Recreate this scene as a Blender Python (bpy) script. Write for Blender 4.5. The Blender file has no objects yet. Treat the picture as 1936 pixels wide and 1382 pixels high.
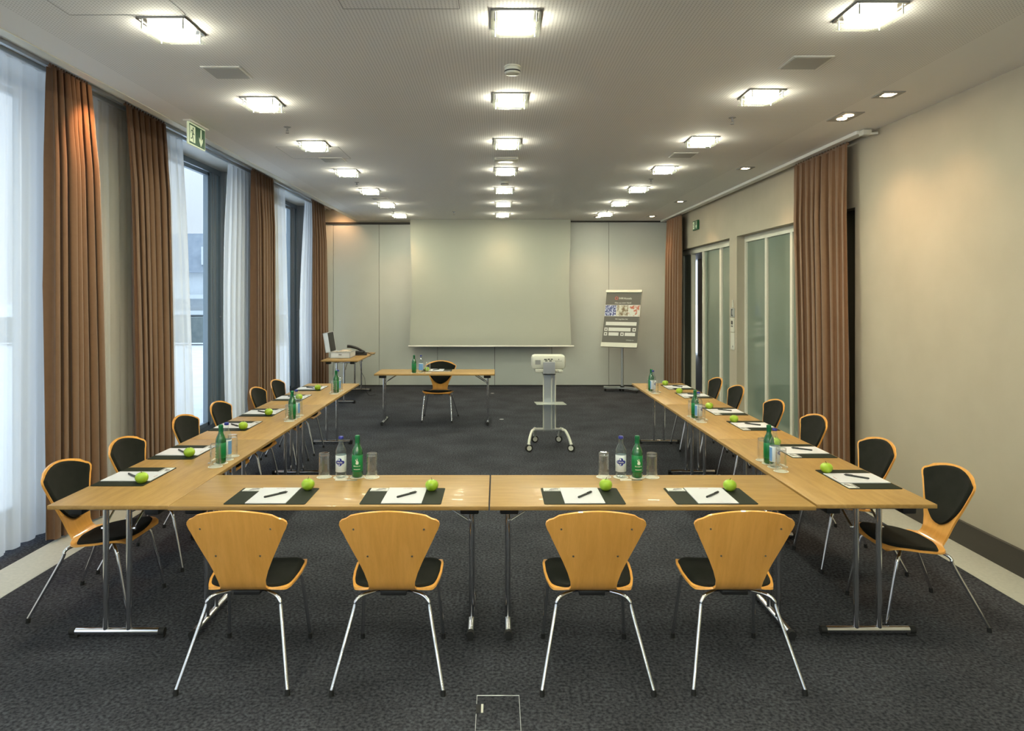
import bpy, bmesh, math, random
from mathutils import Vector, Matrix
random.seed(7)
PI = math.pi
S = bpy.context.scene
COL = S.collection

# ------------------------------------------------------------------ camera
F = 1320.0                      # focal length in pixels of the 1936 px wide frame
CZ = 1.85                       # eye height
cam_d = bpy.data.cameras.new('camera')
cam = bpy.data.objects.new('camera', cam_d); COL.objects.link(cam)
cam.location = (0, 0, CZ); cam.rotation_euler = (PI/2, 0, 0)
cam_d.sensor_width = 36; cam_d.lens = F/1936*36
cam_d.shift_x = 28/1936; cam_d.shift_y = -133/1936
cam_d.clip_start = 0.05; cam_d.clip_end = 400
S.camera = cam
# ------------------------------------------------------------------ colour management
S.view_settings.view_transform = 'Standard'; S.view_settings.look = 'None'
S.view_settings.gamma = 1; S.view_settings.exposure = 1.0
S.view_settings.use_curve_mapping = False
S.cycles.use_denoising = True
S.cycles.max_bounces = 8; S.cycles.diffuse_bounces = 4; S.cycles.glossy_bounces = 4
S.cycles.transmission_bounces = 6; S.cycles.transparent_max_bounces = 12
S.cycles.caustics_reflective = False; S.cycles.caustics_refractive = False
S.cycles.sample_clamp_indirect = 4.0
S.cycles.use_light_tree = True
# ------------------------------------------------------------------ world: pale overcast daylight
SKY = 0.66
LAMP = 98.0
LAMP_COL = (0.985, 0.95, 0.75)
W = bpy.data.worlds.new('overcast_sky'); S.world = W; W.use_nodes = True
nt = W.node_tree; bg = nt.nodes['Background']
tc = nt.nodes.new('ShaderNodeTexCoord'); sp = nt.nodes.new('ShaderNodeSeparateXYZ'); rp = nt.nodes.new('ShaderNodeValToRGB')
nt.links.new(tc.outputs['Generated'], sp.inputs[0]); nt.links.new(sp.outputs['Z'], rp.inputs[0]); nt.links.new(rp.outputs[0], bg.inputs[0])
rp.color_ramp.elements[0].color = (0.76, 0.85, 0.94, 1); rp.color_ramp.elements[1].color = (0.62, 0.75, 0.95, 1)
mr = nt.nodes.new('ShaderNodeMapRange'); mr.inputs['From Min'].default_value = 0.10; mr.inputs['From Max'].default_value = 1.0      # overcast sky: brighter towards the zenith
mr.inputs['To Min'].default_value = SKY; mr.inputs['To Max'].default_value = SKY*3.2
nt.links.new(sp.outputs['Z'], mr.inputs[0]); nt.links.new(mr.outputs[0], bg.inputs[1])

WIN = [(-3.8, -1.3), (-0.05, 2.45), (3.70, 6.20), (7.42, 9.92), (11.16, 13.66)]     # window openings along the left wall (Y); first two unseen, added for daylight
for a, b in WIN:                                                    # sampling portals for the sky in the window openings
    l = bpy.data.lights.new('window_portal', 'AREA'); l.shape = 'RECTANGLE'; l.size = b-a; l.size_y = 3.55
    l.cycles.is_portal = True
    o = bpy.data.objects.new('window_portal', l); COL.objects.link(o)
    o.location = (-4.08, (a+b)/2, 1.8)
    o.rotation_euler = (PI/2, 0, -PI/2)

l = bpy.data.lights.new('added_window_portal', 'AREA'); l.shape = 'RECTANGLE'; l.size = 6.2; l.size_y = 3.1; l.cycles.is_portal = True  # portal for the unseen rear window added as a light source
o = bpy.data.objects.new('added_window_portal', l); COL.objects.link(o); o.location = (0, -6.48, 1.68); o.rotation_euler = (PI/2, 0, 0)

def spot(name, loc, target, power, col, size=80, blend=.8, r=.03):
    l = bpy.data.lights.new(name, 'SPOT'); l.energy = power; l.color = col; l.spot_size = math.radians(size); l.spot_blend = blend; l.shadow_soft_size = r
    o = bpy.data.objects.new(name, l); COL.objects.link(o); o.location = loc
    o.rotation_euler = (Vector(target)-Vector(loc)).to_track_quat('-Z', 'Y').to_euler()
    return o

# ------------------------------------------------------------------ materials
MATS = {}
def mat(name, col=(.8,.8,.8), rough=.5, metal=0., spec=.5, emit=None, es=0., coat=0., sheen=0., trans=0., ior=1.45):
    m = bpy.data.materials.new(name); m.use_nodes = True
    b = m.node_tree.nodes['Principled BSDF']
    b.inputs['Base Color'].default_value = (*col, 1); b.inputs['Roughness'].default_value = rough
    b.inputs['Metallic'].default_value = metal; b.inputs['Specular IOR Level'].default_value = spec
    b.inputs['Coat Weight'].default_value = coat; b.inputs['Sheen Weight'].default_value = sheen
    b.inputs['Transmission Weight'].default_value = trans; b.inputs['IOR'].default_value = ior
    if emit: b.inputs['Emission Color'].default_value = (*emit, 1); b.inputs['Emission Strength'].default_value = es
    MATS[name] = m
    return m
def N(m, t, **kw):
    n = m.node_tree.nodes.new(t)
    for k, v in kw.items(): setattr(n, k, v)
    return n
def LK(m, a, b): m.node_tree.links.new(a, b)
def PB(m): return m.node_tree.nodes['Principled BSDF']
def noisy(name, c1, c2, scale, rough=.6, bump=0., detail=4, vec_scale=(1,1,1), spec=.4, lo=.3, hi=.7, coat=0., bdist=.01, sheen=0., rot=(0,0,0)):
    m = mat(name, c1, rough, spec=spec, coat=coat, sheen=sheen)
    t = N(m, 'ShaderNodeTexCoord'); mp = N(m, 'ShaderNodeMapping'); mp.inputs['Scale'].default_value = vec_scale; mp.inputs['Rotation'].default_value = rot
    n = N(m, 'ShaderNodeTexNoise'); n.inputs['Scale'].default_value = scale; n.inputs['Detail'].default_value = detail
    r = N(m, 'ShaderNodeValToRGB'); r.color_ramp.elements[0].color = (*c1, 1); r.color_ramp.elements[1].color = (*c2, 1)
    r.color_ramp.elements[0].position = lo; r.color_ramp.elements[1].position = hi
    LK(m, t.outputs['Object'], mp.inputs[0]); LK(m, mp.outputs[0], n.inputs[0]); LK(m, n.outputs[0], r.inputs[0]); LK(m, r.outputs[0], PB(m).inputs['Base Color'])
    if bump:
        bp = N(m, 'ShaderNodeBump'); bp.inputs['Strength'].default_value = bump; bp.inputs['Distance'].default_value = bdist
        LK(m, n.outputs[0], bp.inputs['Height']); LK(m, bp.outputs[0], PB(m).inputs['Normal'])
    return m
def wood(name, c1, c2, vs, rough=.35, coat=.2):
    m = mat(name, c1, rough, coat=coat)
    t = N(m, 'ShaderNodeTexCoord'); oi = N(m, 'ShaderNodeObjectInfo')
    ad = N(m, 'ShaderNodeVectorMath', operation='ADD'); sc = N(m, 'ShaderNodeVectorMath', operation='SCALE'); 
    cb = N(m, 'ShaderNodeCombineXYZ'); LK(m, oi.outputs['Random'], cb.inputs[0]); LK(m, oi.outputs['Random'], cb.inputs[1])
    LK(m, cb.outputs[0], sc.inputs[0]); sc.inputs['Scale'].default_value = 9
    LK(m, t.outputs['Object'], ad.inputs[0]); LK(m, sc.outputs[0], ad.inputs[1])
    mp = N(m, 'ShaderNodeMapping'); mp.inputs['Scale'].default_value = vs; LK(m, ad.outputs[0], mp.inputs[0])
    n = N(m, 'ShaderNodeTexNoise'); n.inputs['Scale'].default_value = 3; n.inputs['Detail'].default_value = 6; n.inputs['Distortion'].default_value = .6
    n2 = N(m, 'ShaderNodeTexNoise'); n2.inputs['Scale'].default_value = 22; n2.inputs['Detail'].default_value = 3
    LK(m, mp.outputs[0], n.inputs[0]); LK(m, mp.outputs[0], n2.inputs[0])
    mx = N(m, 'ShaderNodeMath', operation='MULTIPLY_ADD'); LK(m, n2.outputs[0], mx.inputs[0]); mx.inputs[1].default_value = .3; LK(m, n.outputs[0], mx.inputs[2])
    r = N(m, 'ShaderNodeValToRGB'); r.color_ramp.elements[0].color = (*c1, 1); r.color_ramp.elements[1].color = (*c2, 1)
    r.color_ramp.elements[0].position = .45; r.color_ramp.elements[1].position = .85
    LK(m, mx.outputs[0], r.inputs[0]); LK(m, r.outputs[0], PB(m).inputs['Base Color'])
    return m

carpet = noisy('carpet', (.022,.023,.028), (.072,.075,.087), 60, .95, bump=.6, detail=3, spec=.08, lo=.35, hi=.68, bdist=.008)
stone = noisy('stone_strip', (.42,.43,.39), (.49,.49,.44), 40, .45)
wall_m = noisy('cream_wall_paint', (.43,.39,.31), (.46,.42,.335), 3, .75, spec=.2)
wallL_m = noisy('window_wall_paint', (.54,.53,.43), (.57,.55,.45), 3, .75, spec=.2)
panel_m = noisy('partition_panel', (.54,.57,.54), (.57,.60,.57), 2, .38, spec=.45)
white_m = mat('white_paint', (.78,.78,.74), .45)
base_m = mat('dark_baseboard', (.045,.040,.034), .4)
frame_w = mat('cream_door_frame', (.72,.71,.62), .4)
alu_m = mat('window_aluminium', (.27,.33,.38), .35, metal=.5)
alu_l = mat('light_aluminium', (.55,.58,.60), .3, metal=.7)
chrome = mat('chrome', (.78,.78,.80), .10, metal=1.)
steel = mat('brushed_steel', (.55,.55,.54), .32, metal=1.)
black_p = mat('black_plastic', (.018,.018,.019), .45)
rubber = mat('black_rubber', (.012,.012,.012), .7)
beech = wood('beech_table', (.34,.192,.055), (.43,.258,.083), (1.2, 9, 9), .42, .05)
shellw = wood('beech_plywood', (.80,.375,.075), (.91,.450,.108), (11, 2.0, 1.3), .30, .35)
uph = noisy('black_upholstery', (.009,.010,.008), (.018,.018,.015), 6, .9, spec=.15, sheen=.02, lo=.35, hi=.65)
leather = mat('dark_leather_mat', (.018,.022,.014), .6, spec=.12)
paper = mat('white_paper', (.60,.60,.64), .6)
printred = mat('print_red', (.45,.08,.06), .6)
printgrey = noisy('print_grey', (.10,.09,.11), (.45,.42,.42), 60, .5)
pen_m = mat('pen_plastic', (.03,.033,.032), .35)
apple_m = noisy('apple_skin', (.27,.46,.020), (.40,.58,.05), 9, .28, spec=.5, coat=.3)
stem_m = mat('apple_stem', (.09,.05,.02), .7)
coaster_m = mat('coaster_paper', (.80,.77,.66), .7)
lbl_w = mat('label_white', (.66,.72,.76), .4)
lbl_b = mat('label_blue', (.015,.025,.24), .4)
lbl_lb = mat('label_light_blue', (.18,.38,.72), .4)
lbl_g = mat('label_green', (.008,.20,.055), .35)
lbl_t = mat('label_print', (.80,.80,.70), .4)
cap_b = mat('cap_blue', (.04,.05,.30), .35, metal=.3)
cap_g = mat('cap_green', (.01,.16,.06), .35, metal=.2)
curt_m = noisy('brown_curtain_fabric', (.170,.092,.050), (.182,.100,.055), 25, .8, spec=.2, sheen=.25)
plast_w = mat('off_white_plastic', (.66,.66,.58), .35)
plast_g = mat('grey_plastic', (.30,.30,.30), .5)
screen_m = mat('screen_fabric', (.45,.46,.40), .8, spec=.2)
dark_rail = mat('dark_rail', (.03,.028,.024), .5)
sign_g = mat('sign_green', (.003,.095,.030), .4)
sign_w = mat('sign_cream', (.75,.85,.62), .4, emit=(.75,.85,.62), es=.1)
board_g = mat('poster_grey', (.095,.092,.080), .5)
poster_w = mat('poster_white', (.62,.63,.60), .5)
ph_blue = noisy('photo_crowd', (.02,.03,.16), (.5,.55,.75), 38, .5, detail=5, lo=.45, hi=.6)
ph_room = noisy('photo_room', (.16,.11,.06), (.55,.55,.48), 14, .5, detail=2, lo=.4, hi=.6)
ph_people = noisy('photo_people', (.42,.12,.08), (.55,.58,.55), 12, .5, detail=2, lo=.4, hi=.5)
beige_m = noisy('beige_foam', (.55,.42,.33), (.70,.60,.50), 30, .8)
pave = noisy('pavement', (.60,.62,.63), (.70,.71,.71), 2.5, .9)
bld_w = mat('facade_white', (.62,.66,.68), .8)
bld_g = noisy('facade_grey', (.30,.35,.38), (.36,.41,.44), 1, .8)
roof_m = noisy('slate_roof', (.22,.26,.30), (.28,.32,.36), 2, .8)
hedge_m = noisy('low_wall_grey', (.13,.16,.16), (.20,.23,.22), 5, .9)
dgl = mat('dark_window_glass', (.10,.14,.17), .08, spec=.8)
dim_glass = mat('dim_glass_olive', (.045,.042,.022), .5)
grille = noisy('speaker_grille', (.40,.40,.39), (.46,.46,.44), 300, .6)
cor_m = mat('corridor_wall', (.42,.34,.24), .7)

# carpet: larger soft mottling over the fine pile
def carpet_mottle(m):
    r = [n for n in m.node_tree.nodes if n.type == 'VALTORGB'][0]
    t = N(m, 'ShaderNodeTexCoord'); n = N(m, 'ShaderNodeTexNoise'); n.inputs['Scale'].default_value = 2.2; n.inputs['Detail'].default_value = 6
    LK(m, t.outputs['Object'], n.inputs[0])
    rr = N(m, 'ShaderNodeMapRange'); rr.inputs['From Min'].default_value = .3; rr.inputs['From Max'].default_value = .7; rr.inputs['To Min'].default_value = .78; rr.inputs['To Max'].default_value = 1.25
    LK(m, n.outputs[0], rr.inputs[0])
    mm = N(m, 'ShaderNodeVectorMath', operation='SCALE'); LK(m, r.outputs[0], mm.inputs[0]); LK(m, rr.outputs[0], mm.inputs['Scale'])
    LK(m, mm.outputs[0], PB(m).inputs['Base Color'])
carpet_mottle(carpet)

# perforated acoustic ceiling: round holes 8 mm across on a 20 mm grid in X and 20 mm in Y
def perforated(name, x0, x1):
    m = mat(name, (.80,.79,.775), .8, spec=.2)
    t = N(m, 'ShaderNodeTexCoord'); sx = N(m, 'ShaderNodeSeparateXYZ'); LK(m, t.outputs['Object'], sx.inputs[0])
    def fr(out):
        a = N(m, 'ShaderNodeMath', operation='MULTIPLY'); a.inputs[1].default_value = 50; LK(m, out, a.inputs[0])
        b = N(m, 'ShaderNodeMath', operation='FRACT'); LK(m, a.outputs[0], b.inputs[0])
        c = N(m, 'ShaderNodeMath', operation='SUBTRACT'); c.inputs[1].default_value = .5; LK(m, b.outputs[0], c.inputs[0])
        d = N(m, 'ShaderNodeMath', operation='MULTIPLY'); LK(m, c.outputs[0], d.inputs[0]); LK(m, c.outputs[0], d.inputs[1])
        return d.outputs[0]
    s = N(m, 'ShaderNodeMath', operation='ADD'); LK(m, fr(sx.outputs[0]), s.inputs[0]); LK(m, fr(sx.outputs[1]), s.inputs[1])
    lt = N(m, 'ShaderNodeMath', operation='LESS_THAN'); lt.inputs[1].default_value = .052; LK(m, s.outputs[0], lt.inputs[0])
    g1 = N(m, 'ShaderNodeMath', operation='GREATER_THAN'); g1.inputs[1].default_value = x0; LK(m, sx.outputs[0], g1.inputs[0])
    g2 = N(m, 'ShaderNodeMath', operation='LESS_THAN'); g2.inputs[1].default_value = x1; LK(m, sx.outputs[0], g2.inputs[0])
    a1 = N(m, 'ShaderNodeMath', operation='MULTIPLY'); LK(m, g1.outputs[0], a1.inputs[0]); LK(m, g2.outputs[0], a1.inputs[1])
    a2 = N(m, 'ShaderNodeMath', operation='MULTIPLY'); LK(m, a1.outputs[0], a2.inputs[0]); LK(m, lt.outputs[0], a2.inputs[1])
    mx = N(m, 'ShaderNodeMix', data_type='RGBA'); mx.inputs[6].default_value = (.80,.79,.775,1); mx.inputs[7].default_value = (.50,.49,.48,1)
    LK(m, a2.outputs[0], mx.inputs[0]); LK(m, mx.outputs[2], PB(m).inputs['Base Color'])
    return m
ceil_m = perforated('perforated_ceiling', -2.58, 2.82)

def shader_mix(name, parts, power=5):
    """parts: (kind, colour, weight, roughness) layered one over another"""
    m = bpy.data.materials.new(name); m.use_nodes = True; t = m.node_tree; t.nodes.remove(t.nodes['Principled BSDF'])
    out = t.nodes['Material Output']; cur = None
    for kind, c, w, r in parts:
        n = t.nodes.new({'T': 'ShaderNodeBsdfTransparent', 'L': 'ShaderNodeBsdfTranslucent', 'D': 'ShaderNodeBsdfDiffuse', 'G': 'ShaderNodeBsdfGlossy'}[kind])
        n.inputs[0].default_value = (*c, 1)
        if kind == 'G': n.inputs['Roughness'].default_value = r
        if cur is None: cur = n.outputs[0]
        else:
            mx = t.nodes.new('ShaderNodeMixShader')
            if w == 'F':
                lw = t.nodes.new('ShaderNodeLayerWeight'); lw.inputs[0].default_value = .5
                pw = t.nodes.new('ShaderNodeMath'); pw.operation = 'POWER'; pw.inputs[1].default_value = power; t.links.new(lw.outputs['Facing'], pw.inputs[0])
                ma = t.nodes.new('ShaderNodeMath'); ma.operation = 'MULTIPLY_ADD'; ma.inputs[1].default_value = .9; ma.inputs[2].default_value = .04
                t.links.new(pw.outputs[0], ma.inputs[0]); t.links.new(ma.outputs[0], mx.inputs[0])
            else: mx.inputs[0].default_value = w
            t.links.new(cur, mx.inputs[1]); t.links.new(n.outputs[0], mx.inputs[2]); cur = mx.outputs[0]
    t.links.new(cur, out.inputs[0])
    return m
pane_m = shader_mix('window_glass', [('T', (.95,.98,.99), 0, 0), ('G', (1,1,1), 'F', .01)])
sheer_m = shader_mix('sheer_voile', [('D', (.92,.92,.90), 0, 0), ('L', (.97,.97,.97), .58, 0), ('T', (1,1,1), .28, 0)])
clearg = shader_mix('clear_glass', [('T', (.99,.995,.992), 0, 0), ('D', (.85,.9,.9), .01, 0), ('G', (1,1,1), 'F', .05)], 2.2)
lampglass = shader_mix('lamp_glass_plate', [('T', (.96,.98,.95), 0, 0), ('L', (.95,.97,.85), .03, 0), ('G', (1,1,1), .05, .05)])
shelfg = shader_mix('frosted_shelf_glass', [('T', (.8,.85,.82), 0, 0), ('D', (.66,.70,.64), .6, 0), ('G', (1,1,1), 'F', .1)])
greeng = mat('green_bottle_glass', (.004,.105,.022), .05, spec=.9, coat=.6)
waterg = shader_mix('water_bottle_glass', [('T', (.90,.94,.94), 0, 0), ('D', (.6,.68,.68), .03, 0), ('G', (1,1,1), 'F', .03)], 2.5)
doorg = mat('satin_green_glass', (.175,.225,.185), .03, spec=.9)
diff_m = mat('lamp_diffuser', (.9,.9,.85), .5, emit=LAMP_COL, es=LAMP)
lampbox_m = mat('frosted_lamp_box', (.85,.87,.75), .5, emit=LAMP_COL, es=7)
spot_m = mat('halogen_bulb', (.9,.9,.9), .5, emit=(1.0,.72,.42), es=30)

# ------------------------------------------------------------------ mesh helpers
class MB:
    def __init__(s): s.bm = bmesh.new()
    def box(s, c, d, rot=None, bevel=0):
        m = Matrix.Translation(Vector(c))
        if rot is not None: m = m @ rot.to_4x4()
        r = bmesh.ops.create_cube(s.bm, size=1, matrix=m @ Matrix.Diagonal((*d, 1)))
        if bevel:
            es = list({e for v in r['verts'] for e in v.link_edges})
            bmesh.ops.bevel(s.bm, geom=es, offset=bevel, segments=2, affect='EDGES', profile=.5)
        return s
    def bb(s, x0, x1, y0, y1, z0, z1, bevel=0): return s.box(((x0+x1)/2, (y0+y1)/2, (z0+z1)/2), (abs(x1-x0), abs(y1-y0), abs(z1-z0)), None, bevel)
    def cyl(s, p0, p1, r0, r1=None, seg=16, cap=True):
        r1 = r0 if r1 is None else r1
        p0, p1 = Vector(p0), Vector(p1); d = p1-p0
        q = d.to_track_quat('Z', 'Y').to_matrix().to_4x4()
        bmesh.ops.create_cone(s.bm, cap_ends=cap, segments=seg, radius1=r0, radius2=r1, depth=d.length, matrix=Matrix.Translation((p0+p1)/2) @ q)
        return s
    def tube(s, pts, rad, seg=12, sub=6):
        P = [Vector(p) for p in pts]
        if sub > 1 and len(P) > 2: P = catmull(P, sub)
        R = rad if callable(rad) else (lambda u: rad)
        rings = []; nrm = None
        for i, p in enumerate(P):
            t = (P[min(i+1, len(P)-1)] - P[max(i-1, 0)]).normalized()
            if nrm is None:
                nrm = t.orthogonal().normalized()
            else: nrm = (nrm - t*nrm.dot(t)).normalized()
            b = t.cross(nrm); r = R(i/(len(P)-1))
            rings.append([s.bm.verts.new(p + r*(math.cos(2*PI*k/seg)*nrm + math.sin(2*PI*k/seg)*b)) for k in range(seg)])
        for a, b in zip(rings, rings[1:]):
            for k in range(seg): s.bm.faces.new((a[k], a[(k+1) % seg], b[(k+1) % seg], b[k]))
        s.bm.faces.new(rings[0][::-1]); s.bm.faces.new(rings[-1])
        return s
    def lathe(s, prof, seg=28, c=(0,0,0), cap=True):
        rings = []
        for r, z in prof:
            rings.append([s.bm.verts.new((c[0]+r*math.cos(2*PI*k/seg), c[1]+r*math.sin(2*PI*k/seg), c[2]+z)) for k in range(seg)])
        for a, b in zip(rings, rings[1:]):
            for k in range(seg): s.bm.faces.new((a[k], a[(k+1) % seg], b[(k+1) % seg], b[k]))
        if cap:
            s.bm.faces.new(rings[0][::-1]); s.bm.faces.new(rings[-1])
        return s
    def prism(s, poly, z0, z1, mtx=None):
        """poly in the XY plane, extruded z0..z1, then moved by mtx"""
        a = [s.bm.verts.new((x, y, z0)) for x, y in poly]; b = [s.bm.verts.new((x, y, z1)) for x, y in poly]
        n = len(poly)
        fs = [s.bm.faces.new(a[::-1]), s.bm.faces.new(b)] + [s.bm.faces.new((a[i], a[(i+1) % n], b[(i+1) % n], b[i])) for i in range(n)]
        if mtx is not None: bmesh.ops.transform(s.bm, matrix=mtx, verts=a+b)
        return s
    def move(s, m): bmesh.ops.transform(s.bm, matrix=m, verts=s.bm.verts); return s
    def build(s, name, m, parent=None, smooth=True, angle=35):
        bmesh.ops.recalc_face_normals(s.bm, faces=s.bm.faces)
        me = bpy.data.meshes.new(name); s.bm.to_mesh(me); s.bm.free()
        if smooth:
            me.polygons.foreach_set('use_smooth', [True]*len(me.polygons)); me.set_sharp_from_angle(angle=math.radians(angle))
        me.materials.append(m)
        o = bpy.data.objects.new(name, me); COL.objects.link(o)
        if parent: o.parent = parent
        return o
def catmull(P, sub):
    out = []
    for i in range(len(P)-1):
        p0 = P[max(i-1, 0)]; p1 = P[i]; p2 = P[i+1]; p3 = P[min(i+2, len(P)-1)]
        for k in range(sub):
            t = k/sub
            out.append(.5*((2*p1) + (p2-p0)*t + (2*p0-5*p1+4*p2-p3)*t*t + (3*p1-p0-3*p2+p3)*t**3))
    out.append(P[-1]); return out
def rrect(w, h, r, n=5, cx=0, cy=0):
    pts = []
    for (sx, sy, a0) in ((1,1,0), (-1,1,90), (-1,-1,180), (1,-1,270)):
        for k in range(n+1):
            a = math.radians(a0 + 90*k/n)
            pts.append((cx + sx*(w/2-r) + r*math.cos(a), cy + sy*(h/2-r) + r*math.sin(a)))
    return pts
def tag(o, label=None, cat=None, group=None, kind=None):
    if label: o['label'] = label
    if cat: o['category'] = cat
    if group: o['group'] = group
    if kind: o['kind'] = kind
    return o
def thing(name, label, cat, loc=(0,0,0), rz=0, group=None):
    o = bpy.data.objects.new(name, None); COL.objects.link(o); o.empty_display_size = .1
    o.location = loc; o.rotation_euler = (0, 0, rz)
    return tag(o, label, cat, group)
def kids(o): return [c for c in bpy.data.objects if c.parent == o]
def dup(root, loc=None, rz=None, label=None, group=None, kidmap=None):
    def cp(o, par):
        c = o.copy(); COL.objects.link(c); c.parent = par
        for ch in (kidmap or KM).get(o.name, []): cp(ch, c)
        return c
    r = cp(root, None)
    if loc is not None: r.location = loc
    if rz is not None: r.rotation_euler = (0, 0, rz)
    if label: r['label'] = label
    if group: r['group'] = group
    return r
KM = {}
def freeze():            # child lists of the prototypes built so far
    KM.clear()
    for o in bpy.data.objects:
        if o.parent: KM.setdefault(o.parent.name, []).append(o)
def struct(name, mb, m, parent=None, smooth=False):
    o = mb.build(name, m, parent, smooth)
    if parent is None: tag(o, kind='structure')
    return o
def sroot(name, loc=(0,0,0)):
    o = bpy.data.objects.new(name, None); COL.objects.link(o); o.location = loc; tag(o, kind='structure'); return o
def text_mb(txt, size, mtx, depth=.0004, align='CENTER', squeeze=1.0):
    cu = bpy.data.curves.new('t', 'FONT'); cu.body = txt; cu.size = size; cu.align_x = align; cu.extrude = depth; cu.resolution_u = 2
    o = bpy.data.objects.new('t', cu); me = bpy.data.meshes.new_from_object(o)
    b = MB(); b.bm.from_mesh(me)
    b.move(mtx @ Matrix.Diagonal((squeeze, 1, 1, 1)))
    bpy.data.objects.remove(o); bpy.data.meshes.remove(me); bpy.data.curves.remove(cu)
    return b
ORD = ['nearest', 'second', 'third', 'fourth', 'fifth', 'farthest']

# ------------------------------------------------------------------ ROOM SHELL
CEIL = CZ + 1.51; PKT = 3.60; BACK = 14.2; XR = 3.46; XL = -3.56
struct('floor', MB().bb(-4.1, XR+.2, -6.2, BACK+.2, -.10, 0), carpet)
struct('trim_1', MB().bb(-3.34, -3.03, -6.2, BACK, -.02, .0015), stone)
struct('trim_2', MB().bb(3.14, XR+.02, -6.2, BACK, -.02, .0015), stone)
struct('ceiling', MB().bb(-2.87, XR+.1, -6.2, BACK+.2, CEIL, CEIL+.42), ceil_m)
struct('trim_3', MB().bb(-4.1, -2.87, -6.2, BACK+.2, PKT, PKT+.18), white_m)       # raised curtain pocket
struct('trim_4', MB().bb(-2.875, -2.80, -6.2, BACK, CEIL-.005, CEIL), plast_w)      # edge bead of the ceiling
# left wall: full-height piers between the window openings
ys = [-6.2] + [v for w in WIN for v in w] + [BACK+.2]
wl = MB()
for i in range(0, len(ys), 2): wl.bb(-4.0, XL, ys[i], ys[i+1], 0, PKT)
struct('wall_left', wl, wallL_m)
struct('wall_behind', MB().bb(-4.1, -3.1, -6.4, -6.2, 0, PKT).bb(3.1, XR+.2, -6.4, -6.2, 0, PKT).bb(-3.1, 3.1, -6.4, -6.2, 3.25, PKT).bb(-3.1, 3.1, -6.4, -6.2, 0, .12), wall_m)
w4 = sroot('window_4', (0, -6.3, 0)); fr = MB()  # unseen window added behind the camera to throw daylight on the chair backs
for x in (-3.07, -1.55, 0, 1.55, 3.07): fr.box((x, 0, 1.685), (.06, .07, 3.13))
fr.box((0, 0, .15), (6.1, .07, .06)); fr.box((0, 0, 3.22), (6.1, .07, .06)); fr.build('window_frame', alu_m, w4, False)
for x in (-3.04, -1.52, .03, 1.58): MB().bb(x, x+1.49, -.003, .003, .18, 3.19).build('glass_pane', pane_m, w4, False)

for i, (a, b) in enumerate(WIN[2:], 1):
    w = sroot('window_%d' % i, (-3.95, a, 0))
    L = b-a; H = PKT; m_ = L-.42
    fr = MB()
    for y in (.03, L-.03): fr.box((0, y, H/2), (.08, .06, H))
    fr.box((0, m_, H/2), (.07, .08, H)); fr.box((0, L/2, H-.035), (.08, L-.1, .07)); fr.box((0, L/2, .04), (.08, L-.1, .08))
    fr.build('window_frame', alu_m, w, False)
    sa = MB()
    for y in (.09, m_-.075): sa.box((.03, y, H/2), (.05, .05, H-.2))
    sa.box((.03, m_/2, H-.115), (.05, m_-.1, .05)); sa.box((.03, m_/2, .115), (.05, m_-.1, .05)); sa.build('sash', alu_m, w, False)
    MB().bb(.005, .011, .10, m_-.05, .12, H-.1).build('glass_pane', pane_m, w, False)
    MB().bb(-.01, .012, m_+.04, L-.06, .08, H-.07).build('side_panel', mat('blue_grey_panel', (.34,.43,.50), .3), w, False)
    for yy in (.12, .22): MB().bb(.012, .03, m_+yy, m_+yy+.025, .08, H-.07).build('cover_strip', alu_l, w, False)
    # metal lining of the far reveal, with slim light cover strips
    MB().bb(.04, .385, L-.012, L-.001, 0, H-.002).build('reveal_lining', mat('reveal_grey', (.42,.45,.48), .5), w, False)
    MB().bb(.04, .075, L-.03, L-.012, 0, H-.002).bb(.20, .225, L-.022, L-.012, 0, H-.002).build('cover_strip', alu_l, w, False)
    h = MB().cyl((.07, L-.15, 1.55), (.11, L-.15, 1.55), .012); h.box((.115, L-.15, 1.49), (.018, .022, .15), None, .004); h.build('window_handle', alu_l, w)

# right wall with two glazed openings
O1 = (6.75, 10.08); O2 = (10.40, 13.45); OH = 2.70
wr = MB(); wr.bb(XR, XR+.22, -6.2, O1[0], 0, PKT).bb(XR, XR+.22, O1[1], O2[0], 0, PKT).bb(XR, XR+.22, O2[1], BACK+.2, 0, PKT).bb(XR, XR+.22, O1[0], O1[1], OH, PKT).bb(XR, XR+.22, O2[0], O2[1], OH, PKT)
struct('wall_right', wr, wall_m)
struct('baseboard_right', MB().bb(XR-.028, XR, -6.2, O1[0], 0, .175, .002).bb(XR-.012, XR, O1[1]+.01, O2[0]-.01, 0, .1), base_m)
GX = XR+.14
d1 = sroot('door_1', (GX, O1[0], 0)); L = O1[1]-O1[0]
fr = MB()
for y in (.43, 1.07, 1.73, 2.53, L-.035): fr.box((0, y, OH/2), (.06, .07, OH-.004))
fr.box((0, L/2+.2, OH-.045), (.062, L-.43, .085)); fr.box((0, L/2+.2, .05), (.062, L-.43, .1)); fr.build('door_frame', frame_w, d1, False)
MB().bb(-.035, .03, .003, .39, .002, OH-.004).build('side_panel', dim_glass, d1, False)  # opaque dark olive stands in for the dim look of the end glass pane
for a, b in ((.465, 1.035), (1.105, 1.695), (1.765, 2.495), (2.565, L-.07)):
    MB().bb(-.008, .008, a, b, .10, OH-.09).build('glass_pane', doorg, d1, False)
d2 = sroot('door_2', (GX, O2[0], 0)); L = O2[1]-O2[0]
fr = MB()
for y, w_ in ((.75, .10), (1.70, .07), (2.42, .06), (L-.035, .07)): fr.box((0, y, OH/2), (.07, w_, OH-.004))
fr.box((0, L/2, OH-.05), (.072, L-.004, .09)); fr.box((0, .86, .05), (.062, 1.68, .1)); fr.build('door_frame', frame_w, d2, False)
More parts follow.
